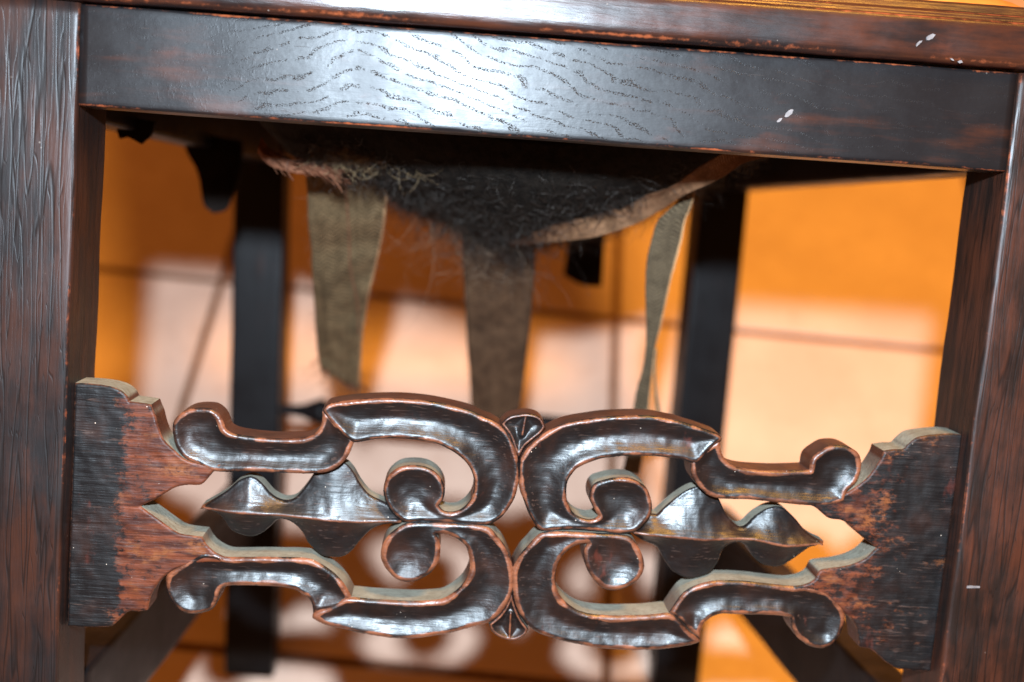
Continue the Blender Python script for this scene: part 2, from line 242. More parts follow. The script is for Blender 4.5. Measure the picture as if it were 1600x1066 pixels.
TR = {
 'end_plate_L': '-200.3,-120.2 -193.7,-120.1 -187.3,-120.5 -183.7,-121.1 -180.3,-122.4 -177.5,-124.8 -176.5,-127.0 -171.9,-127.3 -167.1,-127.8 -166.2,-130.1 -165.0,-132.6 -163.5,-137.7 -161.0,-143.3 -156.7,-147.4 -151.5,-151.4 -145.3,-153.1 -135.4,-153.1 -135.3,-155.7 -138.7,-156.2 -140.3,-158.3 -143.8,-162.6 -150.5,-163.3 -155.3,-164.7 -160.2,-168.0 -164.3,-170.8 -170.4,-174.1 -163.2,-179.0 -156.0,-183.9 -152.5,-185.7 -142.5,-186.7 -140.2,-190.4 -136.7,-193.4 -132.3,-195.3 -128.9,-195.7 -128.8,-198.4 -140.7,-198.4 -149.2,-200.4 -153.4,-202.1 -158.9,-206.3 -162.2,-210.9 -164.5,-216.1 -165.5,-222.2 -170.0,-223.0 -174.0,-223.2 -176.7,-225.8 -179.5,-228.9 -181.4,-230.5 -200.9,-231.5',
 'scroll_arm_UL': '-157.3,-139.6 -157.4,-136.1 -156.4,-133.5 -153.7,-130.7 -150.4,-128.8 -145.4,-127.9 -140.5,-128.2 -136.9,-130.8 -135.1,-134.2 -134.1,-136.7 -131.5,-138.3 -122.5,-139.5 -111.8,-139.7 -105.0,-139.3 -100.0,-138.7 -95.2,-136.7 -92.6,-133.2 -91.9,-129.5 -92.1,-126.0 -88.6,-127.3 -84.1,-131.6 -78.2,-136.8 -77.2,-138.8 -78.2,-141.8 -79.2,-145.3 -81.5,-148.7 -85.1,-152.1 -90.6,-154.2 -100.0,-155.1 -108.5,-155.3 -122.6,-155.5 -138.7,-156.3 -145.3,-153.9 -149.2,-152.4 -153.0,-149.8 -155.9,-145.6',
 'c_scroll_UL': '-92.1,-125.5 -90.3,-123.0 -86.8,-121.7 -74.9,-119.5 -66.1,-118.5 -57.1,-118.0 -46.5,-118.3 -39.3,-119.1 -32.0,-120.3 -26.0,-121.6 -21.0,-123.7 -16.6,-125.1 -12.7,-127.2 -9.7,-129.7 -7.1,-133.3 -4.7,-138.2 -3.2,-143.1 -2.3,-149.9 -2.9,-157.3 -3.9,-161.2 -5.7,-164.9 -7.8,-168.3 -10.5,-171.1 -13.0,-172.8 -15.3,-173.6 -21.1,-174.0 -28.6,-173.8 -35.7,-173.7 -42.9,-173.7 -52.3,-174.6 -55.3,-172.8 -58.0,-170.6 -61.4,-165.7 -62.9,-160.8 -62.4,-156.4 -60.2,-152.4 -56.1,-149.2 -50.3,-148.1 -44.5,-148.5 -40.1,-150.6 -37.0,-154.0 -35.4,-158.3 -35.7,-162.8 -37.7,-166.0 -35.4,-168.1 -31.7,-168.5 -28.7,-167.7 -26.1,-165.8 -24.1,-163.3 -22.8,-160.7 -22.3,-155.5 -23.5,-150.2 -26.7,-145.4 -32.0,-141.3 -35.7,-139.5 -39.4,-137.9 -44.2,-136.9 -48.8,-136.5 -54.3,-136.2 -59.7,-136.3 -64.5,-136.8 -69.6,-137.7 -77.3,-139.2 -81.0,-137.3 -85.8,-132.9 -89.4,-129.1',
 'c_scroll_LL': '-52.2,-175.3 -46.5,-174.2 -34.1,-173.8 -21.2,-173.8 -13.8,-175.2 -9.9,-179.2 -7.7,-181.5 -5.9,-184.2 -2.8,-190.8 -1.8,-194.7 -1.2,-199.8 -1.4,-204.3 -2.7,-209.0 -5.3,-213.7 -7.9,-216.9 -10.8,-219.5 -14.1,-220.8 -17.9,-222.0 -28.7,-225.6 -34.2,-226.9 -39.6,-228.2 -44.9,-229.0 -50.5,-229.5 -57.8,-229.2 -65.1,-228.4 -70.7,-227.6 -76.2,-226.5 -85.0,-224.9 -88.9,-223.4 -91.7,-221.8 -91.4,-219.7 -89.1,-217.8 -84.7,-216.1 -80.5,-213.4 -77.9,-211.5 -74.5,-211.0 -66.9,-211.3 -58.8,-211.4 -51.5,-211.4 -44.3,-211.2 -38.8,-210.6 -33.4,-209.6 -29.9,-207.5 -27.1,-205.1 -24.7,-202.4 -23.1,-199.5 -22.1,-196.8 -21.7,-194.2 -21.9,-191.9 -22.3,-189.7 -24.1,-184.5 -26.3,-182.5 -28.7,-181.0 -31.4,-179.9 -33.9,-179.3 -38.1,-179.3 -36.5,-181.9 -35.7,-184.8 -35.6,-187.4 -36.0,-191.9 -38.6,-196.6 -40.7,-198.8 -43.5,-200.6 -46.3,-201.9 -49.2,-202.4 -52.1,-202.2 -55.0,-201.2 -59.6,-196.9 -61.2,-194.3 -62.2,-191.9 -62.4,-189.0 -62.0,-186.0 -61.0,-183.6 -58.8,-180.4 -55.8,-177.6',
 'scroll_arm_LL': '-146.5,-196.4 -142.3,-193.8 -136.6,-193.7 -132.3,-195.3 -124.9,-195.2 -116.5,-194.6 -106.7,-194.2 -99.5,-193.9 -93.8,-194.3 -90.8,-195.5 -87.9,-197.0 -84.6,-199.1 -81.9,-201.2 -79.5,-203.6 -77.3,-206.3 -74.5,-211.0 -76.9,-214.1 -82.5,-216.9 -89.1,-219.0 -91.3,-221.9 -91.6,-218.2 -92.5,-214.7 -94.3,-212.4 -97.0,-211.0 -99.9,-209.2 -104.0,-208.4 -108.6,-208.0 -119.5,-208.2 -126.1,-208.5 -130.9,-209.1 -133.1,-210.5 -133.9,-213.9 -135.5,-218.5 -137.3,-220.5 -139.7,-221.7 -145.3,-222.9 -148.4,-222.6 -151.3,-221.4 -154.8,-218.0 -157.2,-213.6 -158.0,-209.2 -157.8,-205.9 -156.2,-203.4 -152.6,-200.9',
 'leaf_L': '-144.4,-173.9 -138.8,-170.2 -133.3,-166.2 -128.6,-161.6 -123.7,-159.4 -120.7,-160.1 -117.9,-162.3 -112.8,-167.3 -107.6,-169.3 -103.4,-168.3 -100.6,-165.4 -97.5,-160.8 -94.3,-155.6 -90.2,-152.1 -86.0,-150.4 -81.1,-150.7 -77.8,-153.7 -74.1,-159.4 -69.5,-164.4 -63.6,-167.1 -59.8,-168.6 -54.9,-169.8 -52.6,-173.2 -54.2,-176.0 -60.2,-177.5 -64.4,-179.0 -67.8,-181.0 -72.6,-186.5 -75.9,-191.2 -80.1,-194.4 -85.1,-194.9 -89.5,-194.4 -92.5,-192.1 -96.2,-188.5 -98.6,-184.2 -103.1,-180.0 -107.4,-178.2 -110.1,-178.6 -113.5,-182.1 -116.9,-185.2 -121.1,-187.1 -125.4,-186.9 -131.2,-184.5 -134.2,-180.3 -137.9,-176.8',
 'ridge_L': '-144.5,-173.9 -128.1,-174.6 -107.6,-174.9 -96.1,-175.3 -86.1,-175.9 -73.2,-175.9 -52.5,-175.0',
 'fleur_T': '-12.1,-127.2 -10.3,-124.8 -7.8,-123.1 -4.1,-122.2 -1.3,-121.7 3.4,-122.2 6.1,-123.7 8.1,-127.1 6.3,-130.2 1.9,-134.3 -0.7,-137.1 -3.0,-142.5 -5.6,-137.4 -7.7,-132.5',
 'fleur_B': '-1.9,-204.4 0.6,-211.8 3.3,-217.2 7.2,-222.2 6.2,-224.7 4.5,-226.3 2.3,-227.6 0.2,-228.1 -2.8,-227.8 -5.7,-226.8 -8.2,-225.4 -10.1,-223.4 -11.2,-220.7 -7.3,-217.1 -4.1,-212.1',
 'c_scroll_UR': '-1.7,-156.3 -2.4,-149.9 -2.5,-143.1 0.1,-137.8 2.3,-134.8 4.7,-132.3 7.7,-129.8 10.9,-127.6 13.8,-125.9 17.1,-124.5 21.7,-123.2 26.4,-122.2 33.4,-120.7 40.8,-119.8 51.7,-118.9 57.4,-119.0 62.7,-119.7 68.3,-120.5 73.9,-121.9 78.5,-123.0 82.9,-124.3 86.1,-125.3 88.2,-126.6 88.5,-128.1 85.1,-131.2 82.4,-134.3 80.4,-136.9 78.0,-139.4 75.1,-139.3 71.7,-138.3 66.3,-137.8 60.6,-137.5 55.2,-137.5 49.6,-137.8 44.1,-138.2 38.8,-139.1 34.9,-139.8 31.5,-141.0 25.9,-143.7 23.4,-145.4 21.8,-147.5 20.5,-149.7 19.7,-152.1 19.7,-157.5 20.8,-161.9 23.2,-165.5 26.3,-167.5 30.8,-168.4 33.4,-167.9 35.1,-166.6 32.7,-163.4 30.5,-159.1 30.5,-154.6 32.3,-151.5 36.0,-149.8 41.0,-148.4 46.8,-148.0 49.7,-148.6 52.1,-149.6 56.0,-152.4 58.2,-156.7 59.3,-161.1 58.6,-165.7 56.0,-169.6 52.6,-172.8 49.0,-174.0 41.7,-174.2 34.1,-173.7 26.8,-173.5 20.9,-173.7 15.9,-174.4 10.8,-175.2 8.1,-174.0 6.1,-171.7 2.9,-166.7 0.3,-160.8',
 'scroll_arm_UR': '88.3,-127.5 88.4,-131.7 89.9,-135.5 91.3,-137.5 94.5,-139.6 98.1,-140.6 102.0,-141.0 109.5,-141.1 116.9,-140.9 124.2,-140.3 130.4,-139.7 130.4,-136.6 131.0,-134.2 132.5,-132.3 135.9,-129.6 138.1,-128.2 140.9,-127.5 143.4,-127.3 146.1,-127.5 150.8,-129.4 152.8,-131.2 153.9,-133.7 154.3,-135.8 154.4,-138.3 153.1,-143.6 151.4,-146.2 149.2,-148.7 148.3,-153.6 141.7,-155.8 133.5,-156.4 125.9,-156.2 118.5,-155.9 103.4,-155.2 90.8,-155.6 87.4,-155.2 84.3,-154.0 81.2,-151.8 78.5,-148.8 76.9,-146.7 76.0,-144.5 75.1,-139.0 78.0,-136.2 81.5,-132.7 84.4,-129.9',
 'c_scroll_LR': '9.8,-176.0 15.8,-175.0 26.9,-174.7 34.2,-174.7 41.7,-174.6 46.6,-174.8 50.7,-175.8 54.7,-180.2 57.4,-185.4 58.2,-189.9 56.7,-194.5 53.3,-198.0 48.3,-200.7 42.5,-201.4 37.8,-199.3 33.8,-195.0 31.2,-190.6 29.7,-185.4 29.8,-182.4 31.1,-179.9 27.6,-180.4 24.6,-181.9 20.5,-185.9 18.3,-190.5 17.6,-195.9 17.9,-199.1 18.9,-202.6 20.7,-205.4 23.0,-207.8 28.4,-211.3 31.9,-212.5 36.0,-213.2 40.3,-213.4 45.0,-213.5 52.2,-213.0 59.8,-212.4 65.4,-211.6 71.6,-210.8 74.4,-211.9 77.2,-214.1 81.3,-218.5 84.2,-220.5 86.9,-222.0 87.6,-223.6 84.0,-225.3 79.8,-226.4 74.3,-227.5 68.7,-228.5 61.3,-229.2 53.8,-229.6 46.1,-229.6 38.8,-229.2 31.1,-228.0 23.7,-226.9 18.1,-225.4 12.3,-223.7 8.6,-221.5 5.3,-218.6 2.9,-215.4 1.1,-212.0 -0.4,-208.2 -1.3,-204.5 -2.1,-199.5 -2.4,-194.7 -1.7,-192.0 -0.5,-189.3 1.6,-185.4 4.1,-182.3 6.4,-179.2',
 'scroll_arm_LR': '71.6,-210.8 73.5,-207.3 75.2,-204.2 77.4,-201.0 80.7,-198.4 84.4,-196.5 91.0,-194.5 103.0,-193.8 110.2,-194.0 119.3,-194.6 128.5,-194.9 134.5,-194.3 143.6,-196.5 148.8,-199.9 153.9,-205.9 154.4,-212.0 153.6,-215.2 152.9,-217.6 151.3,-220.3 149.6,-222.4 147.4,-223.7 145.2,-224.3 140.6,-223.9 137.9,-223.0 135.8,-221.6 133.3,-219.8 131.6,-217.9 130.3,-215.8 129.5,-213.3 128.7,-210.2 123.9,-209.5 116.2,-209.5 108.7,-209.8 101.2,-210.0 96.1,-210.1 93.2,-211.1 90.5,-212.9 88.8,-214.7 87.9,-216.9 87.4,-219.5 87.3,-222.6 82.6,-219.5 76.7,-213.9',
 'end_plate_R': '199.9,-119.0 194.5,-118.8 189.4,-119.3 180.6,-120.9 178.1,-121.9 176.4,-123.4 174.6,-125.3 173.0,-127.2 168.6,-127.7 163.9,-128.7 163.3,-131.7 161.9,-134.7 160.1,-138.1 158.1,-141.1 154.9,-144.6 151.3,-147.5 148.2,-149.7 145.6,-150.9 139.0,-153.2 130.7,-154.0 131.0,-156.4 133.5,-156.5 136.7,-158.2 141.6,-161.7 147.7,-162.4 151.6,-164.2 157.4,-169.1 165.6,-174.5 161.6,-179.3 155.9,-182.7 150.1,-184.5 144.3,-185.6 140.4,-186.7 139.2,-188.8 138.6,-190.5 136.5,-192.5 132.8,-194.2 128.3,-195.0 128.6,-197.3 137.7,-198.1 147.3,-201.6 151.0,-203.8 154.0,-206.6 156.7,-208.5 159.0,-211.0 160.5,-213.9 161.6,-217.1 162.8,-222.5 164.7,-222.9 167.2,-223.1 170.1,-224.6 173.0,-226.7 175.5,-228.9 178.0,-230.3 180.7,-231.6 183.5,-232.4 198.3,-232.9',
 'leaf_R': '54.4,-170.1 57.2,-167.9 60.0,-166.2 63.2,-166.2 66.2,-162.8 69.9,-159.0 76.9,-153.5 80.5,-152.1 85.3,-151.8 88.4,-153.2 91.1,-156.6 93.9,-161.4 95.7,-164.5 98.2,-167.0 101.8,-169.6 103.6,-169.6 105.5,-168.4 108.8,-164.6 113.7,-160.9 116.4,-159.7 118.8,-159.2 121.4,-159.5 123.5,-160.6 128.4,-164.7 133.4,-169.8 138.3,-172.9 143.0,-174.7 140.4,-175.3 137.1,-176.4 133.7,-179.9 128.9,-184.1 124.7,-187.1 122.2,-188.0 120.2,-188.1 114.9,-187.2 110.0,-183.7 106.6,-179.3 104.4,-177.7 102.6,-177.2 99.0,-178.2 95.5,-181.4 94.1,-186.4 92.4,-189.8 90.2,-192.7 85.2,-195.2 81.6,-195.9 79.2,-195.7 73.0,-192.9 70.4,-190.1 68.0,-187.0 64.6,-181.9 56.9,-178.6 51.9,-175.1 51.1,-172.7',
 'ridge_R': '51.3,-174.2 60.7,-174.6 71.4,-174.7 84.8,-175.2 96.3,-174.4 108.4,-173.9 117.3,-175.3 123.6,-176.1 143.1,-174.7',
}
STRAP_A = ([(-121.6, 146.5, -21.9), (-121.5, 155.6, -34.2), (-121.0, 172.1, -56.2), (-120.5, 189.6, -79.5), (-120.0, 208.2, -104.2), (-119.3, 226.2, -128.3), (-118.1, 235.5, -140.6)],
  [(-76.4, 144.0, -18.7), (-76.9, 153.3, -31.0), (-78.5, 165.6, -47.5), (-82.4, 181.6, -68.8), (-87.2, 198.5, -91.3), (-90.8, 216.3, -115.1), (-93.0, 248.4, -157.8)])
STRAP_B = ([(-35.6, 189.1, -31.9), (-33.5, 200.6, -51.1), (-31.3, 212.6, -71.0), (-28.3, 227.6, -96.0), (-25.2, 243.4, -122.4), (-21.8, 257.2, -145.4), (-17.1, 280.7, -184.5)],
  [(9.0, 187.2, -28.7), (10.4, 198.8, -47.9), (12.7, 210.7, -67.9), (13.6, 225.8, -93.1), (14.1, 241.8, -119.6), (14.2, 258.6, -147.6), (13.6, 279.4, -182.3)])
STRAP_C = ([(84.1, 105.6, -12.5), (78.2, 109.5, -21.2), (73.4, 112.1, -27.0), (69.2, 114.6, -32.4), (67.5, 119.5, -43.3), (66.8, 124.4, -54.3), (68.0, 129.7, -66.1), (70.4, 136.3, -80.7), (72.9, 142.4, -94.2), (74.3, 147.4, -105.3), (74.6, 153.3, -118.3), (73.2, 158.9, -131.0), (73.3, 164.7, -143.8), (73.9, 174.2, -165.0), (72.9, 184.2, -187.1)],
  [(85.8, 105.5, -12.3), (85.9, 109.0, -20.0), (84.9, 111.8, -26.2), (83.8, 114.1, -31.4), (83.7, 119.0, -42.1), (82.8, 123.9, -53.1), (81.7, 129.3, -65.1), (81.1, 136.0, -80.0), (80.5, 142.1, -93.6), (79.8, 147.2, -104.9), (80.5, 153.1, -117.9), (81.4, 158.7, -130.4), (82.3, 164.4, -143.2), (83.8, 173.9, -164.3), (84.0, 184.3, -187.2)])
STRAP_D = ([(79.8, 147.2, -104.9), (80.6, 152.5, -116.7), (83.3, 158.6, -130.3), (86.5, 164.3, -142.9), (93.4, 173.7, -163.7)],
  [(80.9, 147.2, -104.9), (82.1, 152.5, -116.6), (85.1, 158.6, -130.2), (89.1, 164.2, -142.7), (96.1, 173.6, -163.5)])
BAND = ([(125.9, 120.0, 11.5), (105.3, 120.0, 8.6), (90.7, 120.0, -2.6), (75.4, 120.0, -14.0), (58.7, 120.0, -20.6), (38.6, 120.0, -28.2), (18.5, 120.0, -35.4), (-1.6, 120.0, -43.3), (-17.7, 120.0, -49.2)],
  [(131.5, 120.0, 7.8), (114.5, 120.0, 3.2), (99.9, 120.0, -7.4), (82.7, 120.0, -17.2), (70.4, 120.0, -27.3), (57.2, 120.0, -35.4), (37.0, 120.0, -43.3), (13.2, 120.0, -47.7), (-10.6, 120.0, -52.1)])
BAND = ([(107.3, 45.0, 7.5), (93.9, 58.0, 5.2), (81.4, 72.0, -3.2), (69.9, 90.0, -14.6), (57.1, 110.0, -20.7), (38.6, 120.0, -28.2), (18.7, 122.0, -35.4), (-0.7, 135.0, -43.0), (-19.5, 165.0, -43.7)],[(110.8, 45.0, 2.4), (99.2, 58.0, -1.1), (89.1, 72.0, -10.2), (76.8, 90.0, -18.6), (68.6, 110.0, -27.3), (57.2, 120.0, -35.4), (37.3, 122.0, -43.4), (14.5, 135.0, -48.6), (-4.9, 165.0, -53.0)])
STUMP = ([(-139.1, 100.0, -4.4), (-133.7, 100.0, -10.4), (-124.5, 100.0, -13.9), (-113.7, 100.0, -16.0), (-103.3, 100.0, -17.2)],
  [(-140.7, 100.0, -12.8), (-134.6, 100.0, -18.2), (-125.5, 100.0, -20.8), (-115.7, 100.0, -21.7), (-104.0, 100.0, -22.1)])
SIL = ([(-159.2, 200.0, -33.2), (-139.2, 200.0, -17.4), (-97.5, 200.0, -19.3), (-81.7, 200.0, -27.6), (-66.0, 200.0, -36.0), (-46.4, 200.0, -41.2), (-28.7, 200.0, -47.6), (-14.7, 200.0, -53.6), (4.7, 200.0, -53.8), (27.6, 200.0, -47.5), (54.1, 200.0, -37.2), (76.7, 200.0, -25.9), (95.3, 200.0, -15.0), (109.6, 200.0, 0.7), (140.0, 200.0, 11.3)],
  [(-308.0, 200.0, 66.3)])
FRAYP = [(-137.8, 110.0, -19.5), (-109.9, 110.0, -17.5), (-90.2, 110.0, -16.0), (-77.0, 110.0, -16.1), (-60.7, 110.0, -9.9), (-59.5, 110.0, -2.6)]
BLOBS = [[(-294.5, 400.0, 3.6), (-267.1, 400.0, -2.5), (-269.2, 400.0, -9.4), (-276.2, 400.0, -14.7), (-289.2, 400.0, -11.8)], [(-254.0, 400.0, -6.4), (-215.1, 400.0, -18.0), (-215.3, 400.0, -36.5), (-221.9, 400.0, -54.0), (-234.0, 400.0, -52.4), (-247.0, 400.0, -26.6)], [(49.7, 400.0, -51.2), (77.0, 400.0, -40.3), (78.3, 400.0, -88.3), (62.1, 400.0, -87.9), (48.0, 400.0, -81.3)]]
FLECKS = [[(102.24, 0.2, 20.38), (103.66, 0.2, 20.21), (103.01, 0.2, 18.27), (100.95, 0.2, 16.48), (99.53, 0.2, 16.65), (100.18, 0.2, 18.6)], [(97.64, 0.2, 15.96), (99.0, 0.2, 16.34), (98.56, 0.2, 15.21), (97.0, 0.2, 14.01), (96.39, 0.2, 14.51)], [(155.52, -5.4, 53.96), (158.37, -5.4, 55.77), (159.81, -5.4, 55.36), (158.13, -5.4, 53.1), (155.7, -5.4, 52.38)], [(152.67, -5.4, 52.14), (154.57, -5.4, 52.55), (153.34, -5.4, 51.13), (151.87, -5.4, 49.42), (151.5, -5.4, 50.19)], [(170.33, -5.2, 45.26), (172.24, -5.2, 45.68), (172.92, -5.2, 44.66), (171.01, -5.2, 44.24)], [(166.84, -5.2, 46.33), (168.6, -5.2, 45.66), (169.25, -5.2, 44.91), (167.8, -5.2, 45.33)], [(204.48, -0.3, -186.73), (211.36, -0.3, -186.51), (211.77, -0.3, -187.4), (204.63, -0.3, -187.94)]]
# ---------------------------------------------------------------- floor: grout bed and one object per tile
def mat_tile():
    t = NT('glazed_tile'); iso = t.map(src='Object')
    oi = t.n.new('ShaderNodeObjectInfo')
    vv = t.n.new('ShaderNodeVectorMath'); vv.operation = 'ADD'; t.L(iso, vv.inputs[0])
    cb = t.n.new('ShaderNodeCombineXYZ')
    for k, s in enumerate((37.0, 71.0, 13.0)): t.L(t.math('MULTIPLY', oi.outputs['Random'], s), cb.inputs[k])
    t.L(cb.outputs[0], vv.inputs[1]); v = vv.outputs[0]
    a = t.noise(v, 9, 6, 0.6); b = t.noise(v, 60, 5, 0.6); c = t.noise(v, 300, 3, 0.6)
    col = t.mix(t.step(a, 0.35, 0.68), (0.65, 0.495, 0.41), (0.74, 0.58, 0.49))
    col = t.mix(t.math('MULTIPLY', t.step(b, 0.52, 0.72), 0.45), col, (0.58, 0.40, 0.31))
    col = t.mix(t.math('MULTIPLY', t.step(c, 0.6, 0.72), 0.25), col, (0.45, 0.30, 0.22))
    return t.out(col, t.step(b, 0.3, 0.7, 0.42, 0.6), t.bump(b, 0.25, 0.001), 0.35)
M_tile = mat_tile()
M_grout = plain('grout', (0.16, 0.085, 0.05), (0.24, 0.13, 0.08), 0.95, 80, 0.1)
me = mesh_from('floor', [(-3, -3, -0.004), (3, -3, -0.004), (3, 5, -0.004), (-3, 5, -0.004)], [(0, 1, 2, 3)], M_grout, smooth=False)
floor = link('floor', me); floor['kind'] = 'structure'; floor['label'] = 'cream and pink glazed tile floor with brown grout'
PX, PY, G = 0.427, 0.410, 0.008
def tile_mesh():
    hx, hy, b = (PX - G) / 2, (PY - G) / 2, 0.0022
    vs = [(sx * hx, sy * hy, -0.0036) for sx, sy in ((-1, -1), (1, -1), (1, 1), (-1, 1))]
    vs += [(sx * hx, sy * hy, -b) for sx, sy in ((-1, -1), (1, -1), (1, 1), (-1, 1))]
    vs += [(sx * (hx - b), sy * (hy - b), 0) for sx, sy in ((-1, -1), (1, -1), (1, 1), (-1, 1))]
    fs = [(8, 9, 10, 11)]
    for r in (0, 4):
        for i in range(4): fs.append((r + i, r + (i + 1) % 4, r + 4 + (i + 1) % 4, r + 4 + i))
    return mesh_from('floor_tile', vs, fs, M_tile, smooth=False)
TM = tile_mesh()
for i in range(-6, 6):
    for j in range(-5, 8):
        o = bpy.data.objects.new('floor_tile', TM); COL.objects.link(o); o.parent = floor
        o.location = (0.109 + (i + 0.5) * PX, 0.797 + (j + 0.5) * PY, 0.0)

# ---------------------------------------------------------------- beams with rounded, unevenly worn arrises
def beam(name, A, B, mat, r=0.0022, seg=40, wob=0.0004, seed=0, ends=True, label=None, parent_part=True, wearamp=1.0, taper=None, thick_jit=0.35):
    A = [Vector(a) for a in A]; B = [Vector(b) for b in B]       # corners: front-left, front-right, back-right, back-left
    wd = (A[1] - A[0]).length; dp = (A[3] - A[0]).length
    vs, fs, we = [], [], []; n = 0
    for s in range(seg + 1):
        t = s / seg; Q = [A[k].lerp(B[k], t) for k in range(4)]
        ring = []
        for c, (cu, cv, a0) in enumerate(((0, 0, 180), (1, 0, 270), (1, 1, 0), (0, 1, 90))):
            rr = r * (1 + thick_jit * noise.noise(Vector((t * 9 + seed, c * 7.3, 1.7))) + thick_jit * 0.6 * noise.noise(Vector((t * 37 + seed, c * 3.3, 9.7))))
            for k in range(4):
                an = math.radians(a0 + 90 * k / 3)
                u = cu * wd + (rr if cu == 0 else -rr) + rr * math.cos(an); v = cv * dp + (rr if cv == 0 else -rr) + rr * math.sin(an)
                ring.append((u / wd, v / dp, (0.75 + 0.45 * noise.noise(Vector((t * 14 + seed, c * 5.1, 3.3)))) * wearamp if k in (1, 2) else 0.45 * wearamp))
            nx = ((1, 0), (1, 1), (0, 1), (0, 0))[c]
            # two flat points near the arris, three across the face
            last = ring[-1]; nc = ((0, 0), (1, 0), (1, 1), (0, 1))[(c + 1) % 4]
            du = (nc[0] - cu, nc[1] - cv); L = wd if c % 2 == 0 else dp
            for q in (r * 2.0 / L, 0.2, 0.5, 0.8, 1 - r * 2.0 / L):
                ring.append((cu + du[0] * q if du[0] else last[0], cv + du[1] * q if du[1] else last[1], 0.0 if 0.1 < q < 0.9 else 0.12 * wearamp))
        for (u, v, ww) in ring:
            P = (Q[0] * (1 - u) + Q[1] * u) * (1 - v) + (Q[3] * (1 - u) + Q[2] * u) * v
            d = Vector([noise.noise(P * 22 + Vector((seed, k * 11, 0))) for k in range(3)]) * wob
            vs.append(P + d); we.append(max(0, ww))
        n = len(ring)
    for s in range(seg):
        for k in range(n):
            a, b = s * n + k, s * n + (k + 1) % n
            fs.append((a, b, b + n, a + n))
    fs.append(tuple(range(n - 1, -1, -1))); fs.append(tuple(range(seg * n, seg * n + n)))
    me = mesh_from(name, vs, fs, mat, {'wear': we})
    bm = bmesh.new(); bm.from_mesh(me); bmesh.ops.recalc_face_normals(bm, faces=bm.faces[:])
    bm.to_mesh(me); bm.free()
    return part(name, me, label) if parent_part else me

LZ = -0.435
def lerp(a, b, t): return a + (b - a) * t
def legx(z): return -0.1990 + (z + 0.0) * 0.0105            # inner edge of the left front leg, it leans a hair
def rlegx(z): return 0.2003 + z * 0.0095
def frontleg(side, mat, label):
    zt = 0.041 if side < 0 else 0.0430
    def q(z):
        i = legx(z) if side < 0 else rlegx(z); o = i + side * 0.046
        a, b = (o, i) if side < 0 else (i, o)
        return [(a, 0, z), (b, 0, z), (b, 0.042, z), (a, 0.042, z)]
    return beam('front_leg', q(LZ), q(zt), mat, 0.0020, 90, 0.0007, seed=3 + side, label=label, wearamp=0.72)
frontleg(-1, M_leg, 'deeply grained front leg with a bluish sheen')
frontleg(1, M_leg2, 'smooth red-brown front leg with pale nicks')

def rearleg(side):
    def q(z, y0, y1):
        c = -0.1885 + (z + .3) * -0.026 if side < 0 else 0.1775 + (z + .2) * 0.012
        return [(c - .0200, y0, z), (c + .0200, y0, z), (c + .0200, y1, z), (c - .0200, y1, z)]
    me = beam('rear_leg', q(LZ, .43, .470), q(0.72, .455, .495), M_back, 0.0018, 40, 0.0004, seed=20 + side, wearamp=0.4)
rearleg(-1); rearleg(1)

# front seat rail between the legs, flush with them
beam('front_rail', [(-.1984, .0006, -.0008), (-.1984, .0006, .0408), (-.1984, .0226, .0408), (-.1984, .0226, -.0008)],
     [(.1998, .0006, .0006), (.1998, .0006, .0432), (.1998, .0226, .0432), (.1998, .0226, .0006)], M_rail, 0.0014, 120, 0.0002, seed=40, wearamp=0.85, thick_jit=0.5)
for s in (-1, 1):
    zf, zr = (.0030, -.0060) if s > 0 else (-.0040, -.0110)
    beam('side_rail', [(s * .2225 - .011, .042, zf), (s * .2225 + .011, .042, zf), (s * .2225 + .011, .042, .040), (s * .2225 - .011, .042, .040)],
         [(s * .190 - .011, .432, zr), (s * .190 + .011, .432, zr), (s * .190 + .011, .432, .040), (s * .190 - .011, .432, .040)],
         M_back, 0.0015, 30, 0.0003, seed=50 + s, wearamp=0.55)
beam('rear_rail', [(-.168, .437, -.004), (-.168, .437, .040), (-.168, .458, .040), (-.168, .437 + .021, -.004)],
     [(.158, .437, -.004), (.158, .437, .040), (.158, .458, .040), (.158, .458, -.004)], M_back, 0.0015, 20, 0.0003, seed=60, wearamp=0.4)
for s in (-1, 1):
    beam('side_stretcher', [(s * .2140 - .011, .042, -.318), (s * .2140 + .011, .042, -.318), (s * .2140 + .011, .042, -.268), (s * .2140 - .011, .042, -.268)],
         [(s * .190 + .004 * s - .011, .432, -.318), (s * .194 + .011, .432, -.318), (s * .194 + .011, .432, -.268), (s * .194 - .011, .432, -.268)],
         M_back, 0.0018, 30, 0.0004, seed=70 + s, wearamp=0.35)

# ---- profiled pieces along x
def profile(name, prof, x0, x1, dz, mat, seg=60, wear=None, jit=0.0003):
    vs, fs, we = [], [], []; n = len(prof)
    for s in range(seg + 1):
        t = s / seg; x = lerp(x0, x1, t)
        for k, (y, z) in enumerate(prof):
            j = jit * noise.noise(Vector((x * 30, k * 0.7, 2))) + jit * 0.6 * noise.noise(Vector((x * 120, k * 0.9, 5)))
            vs.append((x, y + j, z + lerp(dz[0], dz[1], t) + j * 0.7)); we.append(wear[k] * (0.8 + 0.6 * noise.noise(Vector((x * 18, k, 8)))) if wear else 0)
    for s in range(seg):
        for k in range(n):
            a, b = s * n + k, s * n + (k + 1) % n; fs.append((a, b, b + n, a + n))
    fs.append(tuple(range(n - 1, -1, -1))); fs.append(tuple(range(seg * n, seg * n + n)))
    me = mesh_from(name, vs, fs, mat, {'wear': we})
    bm = bmesh.new(); bm.from_mesh(me); bmesh.ops.recalc_face_normals(bm, faces=bm.faces[:]); bm.to_mesh(me); bm.free()
    return me
